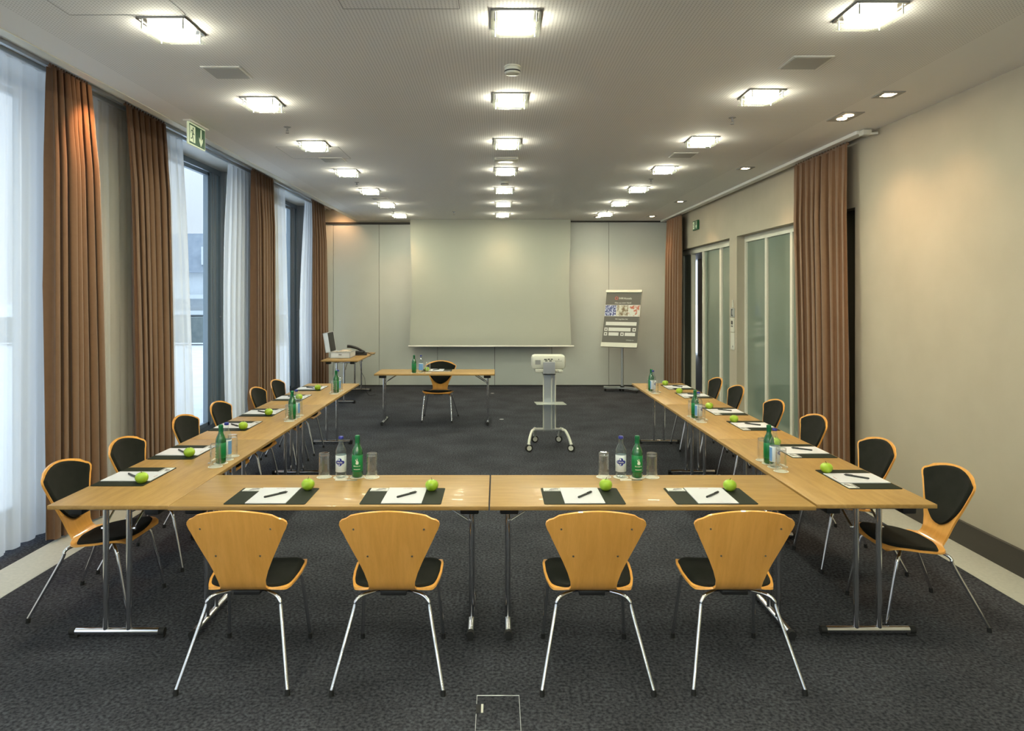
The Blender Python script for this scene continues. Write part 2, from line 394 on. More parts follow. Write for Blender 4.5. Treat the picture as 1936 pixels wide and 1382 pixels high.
for a, b in ((.01, .70), (.80, 1.665), (2.45, L-.07)):
    MB().bb(-.008, .008, a, b, .10, OH-.10).build('glass_pane', doorg, d2, False)
lf = MB().box((.30, 1.76, OH/2-.04), (.55, .045, OH-.14)); lf.build('door_leaf', frame_w, d2, False)
MB().box((.30, 1.735, 1.30), (.40, .008, 2.2)).build('glass_pane', doorg, d2, False)
hh = MB().tube([(.50, 1.735, 1.05), (.50, 1.69, 1.05), (.50, 1.685, 1.07), (.50, 1.685, 1.33), (.50, 1.69, 1.35), (.50, 1.735, 1.35)], .011, sub=3)
hh.build('door_handle', black_p, d2)

# corridor beyond the glazed doors
struct('trim_5', MB().bb(XR+.22, 6.4, 6, 26, -.1, -.002), stone)
struct('trim_6', MB().bb(XR+.22, 6.4, 6, 26, 2.95, 3.05), white_m)
struct('wall_corridor', MB().bb(6.2, 6.4, 6, 21.6, -.05, 3).bb(6.2, 6.4, 22.6, 26, -.05, 3).bb(3.7, 6.4, 5.8, 6, -.05, 3).bb(3.7, 6.4, 26, 26.2, -.05, 3).bb(XR, XR+.22, BACK+.2, 26, -.05, 3), cor_m)

# back wall: folding partition of tall panels under a dark rail
wb = sroot('wall_back', (0, BACK, 0))
xs = [-3.56, -3.335, -2.40, -1.215, -.05, 1.11, 2.27, XR]
for a, b in zip(xs, xs[1:]):
    MB().bb(a+.004, b-.004, 0, .1, .022, 3.31 if b < 1.2 else 3.36, .002).build('panel', panel_m, wb, False)
MB().bb(-3.56, XR, .02, .09, .0, 3.36).build('panel_core', dark_rail, wb, False)
MB().bb(-3.56, XR, .1, .2, 0, PKT).build('backing', wall_m, wb, False)
MB().bb(-3.56, -1.6, -.02, .01, 3.285, 3.33).build('top_rail', dark_rail, wb, False)
MB().bb(1.35, XR, -.02, .01, 3.33, CEIL).build('top_rail', dark_rail, wb, False)
MB().bb(-3.56, 1.4, -.001, .1, 3.331, PKT).build('upper_wall', wall_m, wb, False)

# ceiling hatches (thin joints)
def joint(n, x0, x1, y0, y1):
    b = MB(); t = .004; z0, z1 = CEIL-.0015, CEIL+.001
    b.bb(x0, x1, y0-t, y0, z0, z1).bb(x0, x1, y1, y1+t, z0, z1).bb(x0-t, x0, y0, y1, z0, z1).bb(x1, x1+t, y0, y1, z0, z1)
    struct('trim_%d' % n, b, plast_g)
joint(7, -.81, -.20, 3.06, 3.68); joint(8, -2.30, -1.68, 3.14, 3.76); joint(9, -2.25, -1.62, 7.1, 7.72)

# curtain tracks
struct('trim_10', MB().bb(-3.50, -3.47, -2, BACK-.05, PKT-.03, PKT).bb(-3.40, -3.37, -2, BACK-.05, PKT-.03, PKT).bb(-3.29, -3.20, -2, BACK-.05, PKT-.02, PKT), alu_l)
tr = thing('curtain_track', 'white aluminium curtain track along the ceiling above the glazed doors', 'curtain rail', (3.34, 6.40, CEIL))
MB().bb(-.045, .045, 0, 7.7, -.035, -.001, .004).build('rail', white_m, tr, False)
b = MB().box((.02, -.03, -.03), (.08, .08, .05), None, .006).cyl((.05, -.06, -.045), (.10, -.10, -.045), .012); b.build('end_bracket', plast_w, tr)

# ------------------------------------------------------------------ CURTAINS
def curtain(name, label, cat, x, y0t, y1t, y0b, y1b, z0, z1, folds, amp, m, group, mid=None):
    o_ = (x, (y0b+y1b)/2, z0)
    b = MB(); nu = folds*16; nz = 26
    ph = [random.uniform(-.9, .9) for _ in range(folds+3)]; am = [random.uniform(.55, 1.15) for _ in range(folds+3)]
    sgn = 1 if x < 0 else -1
    rows = []
    for j in range(nz+1):
        v = j/nz; z = z0 + (z1-z0)*v
        e = v**1.6
        ya = y0b + (y0t-y0b)*e; yb = y1b + (y1t-y1b)*e
        if mid: ya += mid[0]*math.sin(PI*v); yb += mid[1]*math.sin(PI*v)
        row = []
        for i in range(nu+1):
            u = i/nu; q = u*folds; k = int(q); f = q-k
            a_ = am[k]*(1-f) + am[k+1]*f; p_ = ph[k]*(1-f) + ph[k+1]*f
            dz = .35*math.sin(2.1*v+k)                                   # folds wander as they fall
            w_ = 1 - 2*abs(math.sin(PI*q + .5*p_ + .5*dz))**.6; w_ = -w_*sgn
            A = amp*a_*(.45 + .55*min(1, (1-v)*5)) + (.004*math.sin(2*PI*q*2.0) if v > .9 else 0)
            row.append(b.bm.verts.new((x + A*w_ - o_[0], ya + (yb-ya)*u + .35*A*math.sin(4*PI*q+p_) - o_[1], z - o_[2])))
        rows.append(row)
    for r0, r1 in zip(rows, rows[1:]):
        for i in range(nu): b.bm.faces.new((r0[i], r0[i+1], r1[i+1], r1[i]))
    o = b.build(name, m, None, True, 180); o.location = o_
    tag(o, label, cat, group)
    tp = MB(); n = folds*2
    tp.bb(-.006, .006, y0t-o_[1], y1t-o_[1], z1-z0-.004, z1-z0+.014)
    for i in range(n+1):
        y = y0t + (y1t-y0t)*(i+.5)/(n+1)
        tp.box((0, y-o_[1], z1-z0+.018), (.010, .012, .02))
    tp.build('heading_tape', m, o, False)
    return o
ZT = PKT-.045
BX = -3.34; SX = -3.485
gb = 'brown curtains at the window wall'; gs = 'white sheer curtains at the window wall'
curtain('brown_curtain', 'brown curtain glowing orange at its top, nearest one on the window wall', 'curtain', BX, 5.20, 5.70, 5.20, 5.86, .02, ZT, 7, .075, curt_m, gb)
curtain('brown_curtain', 'brown curtain just left of the window with the exit sign before it', 'curtain', BX, 6.25, 7.02, 6.42, 7.14, .02, ZT, 7, .072, curt_m, gb)
curtain('brown_curtain', 'brown curtain between the two clear windows on the left wall', 'curtain', BX, 9.52, 10.40, 9.56, 10.42, .02, ZT, 7, .072, curt_m, gb)
curtain('brown_curtain', 'brown curtain in the back left corner beside the partition', 'curtain', BX, 12.55, 13.45, 12.55, 13.66, .02, ZT, 6, .072, curt_m, gb)
curtain('sheer_curtain', 'wide white sheer curtain nearest the camera at the left picture edge', 'sheer curtain', SX, 3.2, 5.48, 3.2, 5.46, .03, ZT, 13, .035, sheer_m, gs)
curtain('sheer_curtain', 'pale sheer curtain over solid wall between the two nearest brown curtains', 'sheer curtain', SX, 5.62, 6.75, 5.72, 6.75, .03, ZT, 7, .030, sheer_m, gs)
curtain('sheer_curtain', 'narrow white sheer curtain on the near side of the exit sign window', 'sheer curtain', SX, 7.0, 7.72, 7.0, 8.02, .03, ZT, 5, .035, sheer_m, gs, (0, -.03))
curtain('sheer_curtain', 'white sheer curtain swept back on the far side of the exit sign window', 'sheer curtain', SX, 9.05, 10.2, 8.98, 10.2, .03, ZT, 8, .040, sheer_m, gs, (-.08, 0))
curtain('sheer_curtain', 'thin white sheer curtain on the near side of the farthest window', 'sheer curtain', SX, 10.5, 11.45, 10.5, 11.75, .03, ZT, 5, .035, sheer_m, gs, (0, -.03))
curtain('sheer_curtain', 'white sheer curtain on the far side of the farthest window', 'sheer curtain', SX, 12.62, 13.35, 12.35, 13.40, .03, ZT, 6, .040, sheer_m, gs, (-.15, 0))
ZR = CEIL-.066
curtain('brown_curtain', 'bunched brown curtain at the near end of the glazed doors, right wall', 'curtain', 3.36, 6.68, 7.88, 6.62, 7.72, .02, ZR, 9, .055, curt_m, 'brown curtains at the glazed doors')
curtain('brown_curtain', 'brown curtain in the back right corner beside the partition', 'curtain', 3.34, 12.65, 13.75, 12.7, 13.9, .02, ZR, 6, .055, curt_m, 'brown curtains at the glazed doors')

# ------------------------------------------------------------------ TABLES
def make_table(L, label, group, Wd=.64):
    t = thing('folding_table', label, 'table', (0,0,0), 0, group)
    MB().box((0, 0, .729), (L-.004, Wd, .022), None, .0025).build('table_top', beech, t, True, 30)
    for s in (-1, 1):
        x = s*(L/2-.10)
        MB().box((x, 0, .703), (.030, Wd-.18, .028), None, .004).build('cross_rail', chrome, t)
        for q in (-1, 1):
            MB().cyl((x, q*.0625, .04), (x, q*.0625, .70), .0155, seg=20).build('leg', chrome, t)
            MB().box((x-s*.005, q*(Wd/2-.115), .694), (.10, .075, .044), None, .008).build('hinge_bracket', black_p, t)
            MB().tube([(x-s*.012, q*.078, .585), (x-s*.05, q*.080, .61), (x-s*.21, q*.085, .712)], .006, 8, 3).cyl((x-s*.012, q*.066, .585), (x-s*.012, q*.092, .585), .009, seg=8).build('brace', chrome, t)
        fb = MB().cyl((x, -.235, .031), (x, .235, .031), .019, seg=20).build('foot_bar', chrome, t)
        for q in (-1, 1): MB().cyl((x, q*.225, .031), (x, q*.256, .031), .0205, seg=16).box((x, q*.232, .008), (.03, .045, .016), None, .003).build('end_cap', rubber, fb)
    return t
tf1 = make_table(1.69, 'beech folding table across the front, left half of the pair', 'tables across the front')
tf1.location = (-1.735+.845+.001, 3.99, 0)
tf2 = make_table(1.72, 'beech folding table across the front, right half of the pair', 'tables across the front')
tf2.location = (-.042+.86+.002, 3.99, 0)
tb = make_table(1.70, 'beech folding table at the camera end of the window-side row', 'tables in the window-side row')
freeze()
XLT = -2.055; XRT = 2.015
tb.location = (XLT, 3.68+.85, 0); tb.rotation_euler = (0, 0, PI/2)
dup(tb, (XLT, 3.68+.85+1.70, 0), PI/2, 'beech folding table in the middle of the window-side row', 'tables in the window-side row')
dup(tb, (XLT, 3.68+.85+3.40, 0), PI/2, 'beech folding table at the far end of the window-side row', 'tables in the window-side row')
for k, w_ in enumerate(('at the camera end', 'in the middle', 'at the far end')):
    dup(tb, (XRT, 3.70+.85+1.70*k, 0), PI/2, 'beech folding table %s of the right-hand row' % w_, 'tables in the right-hand row')
tpz = dup(tb, (-.885, 10.14, 0), 0, 'beech folding table standing alone before the projection screen'); del tpz['group']
tsd = dup(tb, (-2.68, 12.70, 0), PI/2, 'beech folding table against the brown curtain, carrying the silver case'); del tsd['group']

# ------------------------------------------------------------------ CHAIRS
PROF = [(-.272,.852), (-.250,.775), (-.222,.69), (-.190,.60), (-.160,.52), (-.135,.462), (-.108,.428), (-.068,.410), (-.01,.410), (.07,.418), (.15,.430), (.20,.434), (.232,.427), (.247,.414)]
_P = catmull([Vector((0, y, z)) for y, z in PROF], 8)
_S = [0.0]
for a, b in zip(_P, _P[1:]): _S.append(_S[-1] + (b-a).length)
STOT = _S[-1]
def prof_at(s):
    s = max(0, min(STOT-1e-6, s))
    for i in range(len(_S)-1):
        if _S[i+1] >= s: break
    f = (s-_S[i])/(_S[i+1]-_S[i]); p = _P[i].lerp(_P[i+1], f)
    a = _P[max(i-1, 0)]; b = _P[min(i+2, len(_P)-1)]; t = (b-a).normalized()
    n = Vector((0, -t.z, t.y))                 # towards the sitter
    return p, n
WT = [(0,.176), (.010,.200), (.025,.222), (.045,.234), (.07,.237), (.11,.229), (.16,.209), (.22,.181), (.28,.153), (.34,.128), (.39,.113), (.425,.110), (.445,.117), (.456,.140), (.468,.172), (.485,.190), (.52,.205), (.57,.218), (.64,.226), (.72,.227), (.76,.218), (.785,.200), (.80,.175)]
WT = [(s*STOT/.80, w) for s, w in WT]
def wid(s):
    for (a, wa), (b, wb_) in zip(WT, WT[1:]):
        if s <= b:
            f = (s-a)/(b-a); return wa + (wb_-wa)*f
    return WT[-1][1]
def sstep(a, b, x): x = max(0, min(1, (x-a)/(b-a))); return x*x*(3-2*x)
def surf(s, x, off=0):
    s2 = s + (.047*min(1, abs(x)/.2)**2)*sstep(.16, 0, s)     # crowned top edge
    p, n = prof_at(s2)
    k = .75*(1-sstep(.30, .46, s)) + .18*sstep(.5, .6, s)                         # wrap of the back, slight dish of the seat
    q = p + n*(off + k*x*x*1.0)
    return Vector((x, q.y, q.z))
def sheet(b, ss, wf, offt, offb, nt_=16, inset_t=1.0):
    top = []; bot = []
    for s in ss:
        w = wf(s); tr_ = []; br = []
        for k in range(nt_+1):
            t = -1+2*k/nt_
            tr_.append(b.bm.verts.new(surf(s, t*w, offt(s, t)))); br.append(b.bm.verts.new(surf(s, t*w, offb)))
        top.append(tr_); bot.append(br)
    n = len(ss)
    for i in range(n-1):
        for k in range(nt_):
            b.bm.faces.new((top[i][k], top[i][k+1], top[i+1][k+1], top[i+1][k]))
            b.bm.faces.new((bot[i][k+1], bot[i][k], bot[i+1][k], bot[i+1][k+1]))
        b.bm.faces.new((top[i][0], top[i+1][0], bot[i+1][0], bot[i][0])); b.bm.faces.new((top[i+1][nt_], top[i][nt_], bot[i][nt_], bot[i+1][nt_]))
    for k in range(nt_):
        b.bm.faces.new((top[0][k+1], top[0][k], bot[0][k], bot[0][k+1])); b.bm.faces.new((top[-1][k], top[-1][k+1], bot[-1][k+1], bot[-1][k]))
def make_chair():
    c = thing('side_chair', 'x', 'chair')
    ss = sorted(set([i*STOT/60 for i in range(61)] + [s for s, _ in WT] + [.004, .016]))
    ss = [s for i, s in enumerate(ss) if s <= STOT]
    b = MB(); sheet(b, ss, wid, lambda s, t: .0055, -.0055)
    sh = b.build('seat_shell', shellw, c, True, 40)
    for s, x in ((.095, .165), (.095, -.165), (.25, .105), (.25, -.105)):
        p = surf(s, x, -.0045); q = surf(s, x, -.0075); MB().cyl(p, q, .0045, seg=8).build('screw', steel, sh)
    def pad(s0, s1, r0, r1, ins, th, name):
        def wf(s):
            w = wid(s) - ins
            if s < s0+r0: w *= max(.02, 1-((s0+r0-s)/r0)**2.4)**.5
            if s > s1-r1: w *= max(.02, 1-((s-(s1-r1))/r1)**2.2)**.5
            return w
        n = 34; L_ = [s0 + (s1-s0)*(.5-.5*math.cos(PI*i/n)) for i in range(n+1)]
        def off(s, t):
            e = min(1, (1-abs(t))/.10, (s-s0)/.018, (s1-s)/.018); e = max(0, e)
            return .006 + th*(1-(1-e)**2)**.5
        b = MB(); sheet(b, L_, wf, off, .0045, 24)
        b.build(name, uph, c, True, 60)
    pad(.012, .362, .035, .15, .012, .013, 'back_pad')
    pad(.478, STOT-.016, .085, .05, .012, .013, 'seat_pad')
    MB().box((0, .02, .392), (.13, .20, .026), None, .006).build('mounting_plate', black_p, c)
    for sx in (-1, 1):
        for fy in (0, 1):
            if fy: pts = [(sx*.03, .06, .390), (sx*.11, .13, .398), (sx*.165, .168, .396), (sx*.187, .190, .375), (sx*.196, .208, .32), (sx*.218, .272, .02)]
            else: pts = [(sx*.03, -.01, .388), (sx*.10, -.062, .392), (sx*.150, -.098, .388), (sx*.176, -.118, .368), (sx*.186, -.130, .32), (sx*.258, -.272, .02)]
            lg = MB().tube(pts, .0095, 12, 5).build('leg', chrome, c)
            x, y, z = pts[-1]
            MB().cyl((x, y, .0), (x, y-.003*(1 if fy else -1), .028), .0125, .0115, seg=14).build('foot_cap', rubber, lg)
    return c
chair = make_chair(); freeze()
chairs = []
for k, (x, y) in enumerate([(-1.228, 3.50), (-.508, 3.495), (.465, 3.495), (1.166, 3.50)]):
    w_ = ('leftmost of the four across the front', 'second from left of the four across the front', 'third from left of the four across the front', 'rightmost of the four across the front')[k]
    chairs.append((x, y, random.uniform(-.02, .02)*0, 'plywood-backed chair seen from behind, ' + w_, 'chairs across the front'))
LY = [4.20, 4.89, 5.81, 6.55, 7.57, 8.25]; RY = [4.09, 4.86, 5.83, 6.67, 7.73, 8.46]
for k in range(6):
    w_ = ORD[k] + (' one to the camera' if k == 0 else ' from the camera')
    if k == 5: w_ = 'farthest from the camera'
    chairs.append((-2.378, LY[k], -PI/2, 'black-padded plywood chair in the window-side row, ' + w_, 'chairs in the window-side row'))
    chairs.append((2.43, RY[k], PI/2, 'black-padded plywood chair in the right-hand row, ' + w_, 'chairs in the right-hand row'))
chairs.append((-.865, 10.40, PI-.04, 'black-padded plywood chair behind the lone table before the screen', None))
for i, (x, y, r, lb, g) in enumerate(chairs):
    if i == 0:
        o = chair; o.location = (x, y, 0); o.rotation_euler = (0, 0, r); tag(o, lb, None, g)
    else:
        o = dup(chair, (x, y, 0), r, lb, g)
        if g is None and 'group' in o: del o['group']

# ------------------------------------------------------------------ PLACE SETTINGS (seat looks along local +y)
TZ = .7402
mat0 = MB().prism(rrect(.435, .31, .012), 0, .0025).build('desk_mat', leather, None); tag(mat0, 'x', 'desk mat')
pad0 = MB().prism(rrect(.215, .297, .001, 1), 0, .004).build('writing_pad', paper, None, False); tag(pad0, 'x', 'writing pad')
b = text_mb('H4 Hotels', .012, Matrix.Translation((0, .125, .0041)), .0001); b.build('printed_heading', printred, pad0, False)
pen0 = thing('ballpoint_pen', 'x', 'pen')
MB().tube([(-.068, 0, .0055), (-.058, 0, .0055), (-.03, 0, .0055), (.03, 0, .0055), (.066, 0, .0055)], lambda u: .0018+.0038*min(1, u*6), 10, 3).build('barrel', pen_m, pen0)
MB().box((.045, 0, .0115), (.042, .004, .0016), None, .0004).cyl((.066, 0, .0055), (.074, 0, .0055), .0028, seg=8).build('clip', black_p, pen0)
card0 = MB().prism(rrect(.098, .062, .001, 1), 0, .0012).build('welcome_card', poster_w, None, False); tag(card0, 'x', 'card')
MB().prism([(-.02,-.012), (-.005,.020), (.02,.026), (.040,.018), (.034,-.002), (.012,-.006), (.0,-.012)], .0012, .0014).bb(-.045, .045, -.028, -.018, .0012, .0014).build('printed_picture', printgrey, card0, False)
apple0 = thing('green_apple', 'x', 'apple')
pr = []
for k in range(17):
    a = -PI/2 + PI*k/16
    r = .037*math.cos(a)*(1+.09*math.sin(a)); z = .034 + .034*math.sin(a)
    if k == 16: r = .0015; z = .058
    if k == 15: z -= .0015; r *= 1.15
    if k == 0: r = .0015; z = .006
    pr.append((max(r, .0015), z))
apb = MB().lathe(pr, 24).build('apple_flesh', apple_m, apple0, True, 180)
MB().tube([(0, 0, .056), (.001, 0, .066), (.006, .001, .077)], .0016, 6, 3).build('stem', stem_m, apple0)
freeze()
def loc2(cx, cy, rz, x, y): return (cx + x*math.cos(rz) - y*math.sin(rz), cy + x*math.sin(rz) + y*math.cos(rz))
seats = []
for k, y in enumerate([4.27, 4.93, 5.92, 6.60, 7.55, 8.30]):
    seats.append((-2.212, y, -PI/2, ORD[k] + ' seat of the window-side row', 0 if k else 0))
for k, y in enumerate([4.21, 4.97, 5.93, 6.66, 7.72, 8.41]):
    seats.append((2.168, y, PI/2, ORD[k] + ' seat of the right-hand row', 0))
for k, x in enumerate([-1.237, -.515, .467, 1.17]):
    seats.append((x, 3.855, 0, ('leftmost', 'second', 'third', 'rightmost')[k] + ' seat of the front row', 0))
seats.append((-.885, 10.29, PI, 'lone table before the screen', 0))
first = True
def put(proto, x, y, z, rz, label, group):
    global used
    if proto.name not in used:
        used.add(proto.name); o = proto; o.location = (x, y, z); o.rotation_euler = (0, 0, rz)
        o['label'] = label; o['group'] = group
        return o
    return dup(proto, (x, y, z), rz, label, group)
used = set()
for i, (cx, cy, rz, w_, _) in enumerate(seats):
    at = 'at the ' + w_
    put(mat0, cx, cy, TZ, rz, 'dark leather desk mat ' + at, 'desk mats')
    j = random.uniform(-.02, .02)
    x, y = loc2(cx, cy, rz, .005+random.uniform(-.006, .006), 0); put(pad0, x, y, TZ+.0027, rz+j*.6, 'white writing pad ' + at, 'writing pads')
    x, y = loc2(cx, cy, rz, .015, -.01); put(pen0, x, y, TZ+.007, rz+math.radians(48)+j*6, 'dark ballpoint pen lying on the pad ' + at, 'pens on the pads')
    x, y = loc2(cx, cy, rz, -.155, .118); put(card0, x, y, TZ+.0027, rz, 'small printed card on the mat ' + at, 'printed cards')
    x, y = loc2(cx, cy, rz, .148+random.uniform(-.012, .012), .115+random.uniform(-.015, .01)); put(apple0, x, y, TZ+.0027-.0055+.0, random.uniform(0, 6), 'green apple on the mat ' + at, 'green apples')

# ------------------------------------------------------------------ BOTTLE SETS
def wrap(b, R):          # bend a flat XZ shape (facing -y) round a bottle of radius R
    for v in b.bm.verts:
        a = v.co.x/R; r = R + (-v.co.y)
        v.co = Vector((r*math.sin(a), -r*math.cos(a), v.co.z))
    return b
FACE = Matrix.Rotation(PI/2, 4, 'X')
def flat_grid(b, x0, x1, z0, z1, y, n=10):
    vs = [[b.bm.verts.new((x0+(x1-x0)*i/n, y_, z)) for i in range(n+1)] for z in (z0, z1) for y_ in (y,)]
    for i in range(n): b.bm.faces.new((vs[0][i], vs[0][i+1], vs[1][i+1], vs[1][i]))
    return b
def bottle(name, glass, capm, lblm, green):
    t = thing(name, 'x', 'bottle')
    pr = [(.001,.004), (.026,.0), (.0315,.003), (.033,.010), (.033,.150), (.031,.162), (.025,.178), (.018,.192), (.0145,.205), (.0135,.225), (.0130,.236)] if green else \
         [(.001,.004), (.026,.0), (.0310,.003), (.032,.010), (.032,.150), (.0325,.158), (.030,.170), (.021,.190), (.0155,.200), (.0135,.215), (.0130,.236)]
    MB().lathe(pr, 28).build('glass_body', glass, t, True, 50)
    if green: cp = [(.0148,.207), (.0142,.232), (.0152,.234), (.0155,.246), (.013,.252), (.006,.254)]
    else: cp = [(.0140,.233), (.0150,.235), (.0150,.245), (.0125,.249), (.005,.250)]
    MB().lathe(cp, 20).build('bottle_cap', capm, t)
    R = .0333 if green else .0323
    lb = MB().lathe([(R-.0002,.036), (R+.0003,.0365), (R+.0003,.136), (R-.0002,.1365)], 28, cap=False).build('label', lblm, t, True, 60)
    em = MB()
    if green:
        for poly in ([(-.004,.098), (-.009,.112), (-.006,.112), (-.001,.102), (.001,.103), (.0,.118), (.003,.116), (.005,.103), (.009,.098), (.011,.090), (.008,.082), (-.004,.082), (-.008,.090)],):
            em.prism([(x, z) for x, z in poly], .0006, .0012, FACE)
        wrap(em, R).build('emblem', lbl_t, lb, False)
        tx = text_mb('Bismarck', .0115, FACE.copy() @ Matrix.Translation((0, .068, .0006)), .0004); wrap(tx, R).build('lettering', lbl_t, lb, False)
        b2 = MB()
        flat_grid(b2, -.02, .02, .050, .0535, -.0008); wrap(b2, R).build('small_print', lbl_t, lb, False)
    else:
        cl = MB()
        for cx, cz, r in ((0,.111,.012), (-.017,.096,.012), (.017,.096,.012), (0,.084,.012), (-.009,.096,.014), (.009,.096,.014)):
            cl.prism([(cx+r*math.cos(2*PI*k/14), cz+r*.9*math.sin(2*PI*k/14)) for k in range(14)], .0004, .0008+.00005*cx, FACE)
        wrap(cl, R).build('emblem', lbl_b, lb, False)
        tx = text_mb('Alasia', .0135, FACE.copy() @ Matrix.Translation((0, .0915, .0014)), .0003); wrap(tx, R).build('lettering', lbl_t, lb, False)
        bk = MB().lathe([(R+.0006,.040), (R+.0006,.128)], 40, cap=False)
        bmesh.ops.delete(bk.bm, geom=[v for v in bk.bm.verts if v.co.y < .006], context='VERTS')
        bk.build('rear_label', lbl_lb, lb, False)
    return t
gbot = bottle('green_bottle', greeng, cap_g, lbl_g, True)
wbot = bottle('water_bottle', waterg, cap_b, lbl_w, False)
glass0 = thing('drinking_glass', 'x', 'glass')            # stands upside down: thick base on top
MB().lathe([(.029,.146), (.0305,.147), (.0315,.142), (.0330,.06), (.0345,.0005)], 28, cap=False).lathe([(.0325,.0005), (.0305,.06), (.0285,.122)], 11, cap=False).build('tumbler_wall', clearg, glass0, True, 25)
MB().lathe([(.001,.128), (.0285,.1285), (.0302,.132), (.0306,.144), (.026,.1475), (.001,.1465)], 12).build('thick_base', clearg, glass0, True, 20)
coas0 = MB().lathe([(.001,0), (.044,0), (.0455,.0008), (.0455,.0016), (.044,.002), (.001,.002)], 36).build('paper_coaster', coaster_m, None); tag(coas0, 'x', 'coaster')
MB().lathe([(.036,.0021), (.038,.0021)], 36, cap=False).bb(-.015, .015, -.036, -.031, .002, .0022).build('printed_ring', printgrey, coas0, False)
op0 = thing('bottle_opener', 'x', 'bottle opener')
MB().prism([(-.062,-.006), (.03,-.005), (.045,-.012), (.062,-.010), (.066,0), (.062,.010), (.045,.012), (.03,.005), (-.062,.006)], 0, .003).build('blade', steel, op0)
MB().prism(rrect(.07, .016, .006), .0, .008, Matrix.Translation((-.03, 0, 0))).build('grip', coaster_m, op0)
freeze()
sets = [(-.905, 4.255, 0, 'on the left front table'), (.80, 4.255, 0, 'on the right front table')]
for k, y in enumerate((4.66, 6.29, 7.98)): sets.append((-1.828, y, -PI/2, ('nearest', 'middle', 'farthest')[k] + ' bottle group of the window-side row'))
for k, y in enumerate((4.55, 6.25, 8.02)): sets.append((1.785, y, PI/2, ('nearest', 'middle', 'farthest')[k] + ' bottle group of the right-hand row'))
sets.append((-1.135, 9.97, PI, 'on the lone table before the screen'))
for i, (cx, cy, rz, w_) in enumerate(sets):
    w2 = w_ if w_.startswith('on') else 'in the ' + w_
    items = [(glass0, -.150, 'upturned clear glass left of the bottles '), (wbot, -.046, 'clear water bottle with blue emblem '), (gbot, .052, 'green glass bottle with green cap '), (glass0, .142, 'upturned clear glass right of the bottles ')]
    if i == 8:
        items = items[:3]
    for pr_, x, lb in items:
        px_, py_ = loc2(cx, cy, rz, x, random.uniform(-.006, .006))
        if i == 8: lb = lb.replace(' left of the bottles', '')
        side = ('left' if pr_ is glass0 and x < 0 else 'right')
        cl = {'glass': 'paper coaster under the %s upturned glass ' % side, 'bottle': 'paper coaster under the %s bottle ' % ('water' if pr_ is wbot else 'green')}[pr_['category']]
        if i == 8: cl = cl.replace(' left', '')
        if rz and pr_ is glass0 and i != 8:      # along the side rows the camera sees the glasses as near and far
            near = (x > 0) if rz < 0 else (x < 0)
            lb = 'upturned clear glass at the %s end ' % ('near' if near else 'far'); cl = 'paper coaster under the %s glass ' % ('near' if near else 'far')
        w3 = w2 if w2.startswith('on') else w2.replace(' bottle group', ' group').replace('in the ', 'of the ' if pr_ is glass0 else 'in the ')
        put(coas0, px_, py_, TZ, rz, cl + w3, 'paper coasters')
        ro = rz + random.uniform(-.15, .15) + (0 if abs(rz) < .1 else (.5 if rz < 0 else -.5))
        if rz == PI: ro = rz
        o = put(pr_, px_, py_, TZ+.0023, ro, lb + w3, {'glass': 'upturned glasses', 'bottle': 'water bottles' if pr_ is wbot else 'green bottles'}[pr_['category']])
    if i != 8:
        px_, py_ = loc2(cx, cy, rz, .0, -.073); put(op0, px_, py_, TZ, rz+.06, 'slim bottle opener ' + w2, 'bottle openers')

# ------------------------------------------------------------------ CEILING LIGHTS
cl0 = thing('ceiling_light', 'x', 'ceiling light')
b = MB()
for s in (-1, 1): b.bb(s*.135-.012*(s > 0), s*.135+.012*(s < 0), -.135, .135, -.010, 0).bb(-.135, .135, s*.135-.012*(s > 0), s*.135+.012*(s < 0), -.010, 0)
b.bb(-.123, .123, -.123, .123, -.006, 0); b.build('base_frame', steel, cl0, False)
gp = MB().bb(-.135, .135, -.135, .135, -.054, -.049).build('glass_plate', lampglass, cl0, False)
for sx in (-1, 1):
    for sy in (-1, 1): MB().cyl((sx*.112, sy*.112, -.057), (sx*.112, sy*.112, -.004), .0045, seg=8).build('spacer_pin', steel, cl0)
MB().bb(-.092, .092, -.092, .092, -.040, -.006).build('lamp_box', lampbox_m, cl0, False)
MB().bb(-.088, .088, -.088, .088, -.048, -.0405).build('diffuser', diff_m, cl0, False)
freeze()
cols = [('left', -1.826, 3.92), ('middle', .10, 3.815), ('right', 1.985, 3.72)]
for cn, x, y0 in cols:
    for k in (-6, -5, -4, -3, -2, -1):      # unseen rows added on the same grid to brighten the front chair backs
        put(cl0, x, y0+1.52*k, CEIL, 0, 'added unseen ceiling light in the %s column, %s row behind the viewer' % (cn, ['first', 'second', 'third', 'fourth', 'fifth', 'sixth'][-k-1]), 'square ceiling lights')
    for k in range(7):
        w_ = ['nearest the camera', 'second from the camera', 'third from the camera', 'fourth from the camera', 'fifth from the camera', 'sixth from the camera', 'farthest from the camera'][k]
        put(cl0, x, y0+1.52*k, CEIL, 0, 'square glass ceiling light in the %s column, %s' % (cn, w_), 'square ceiling lights')
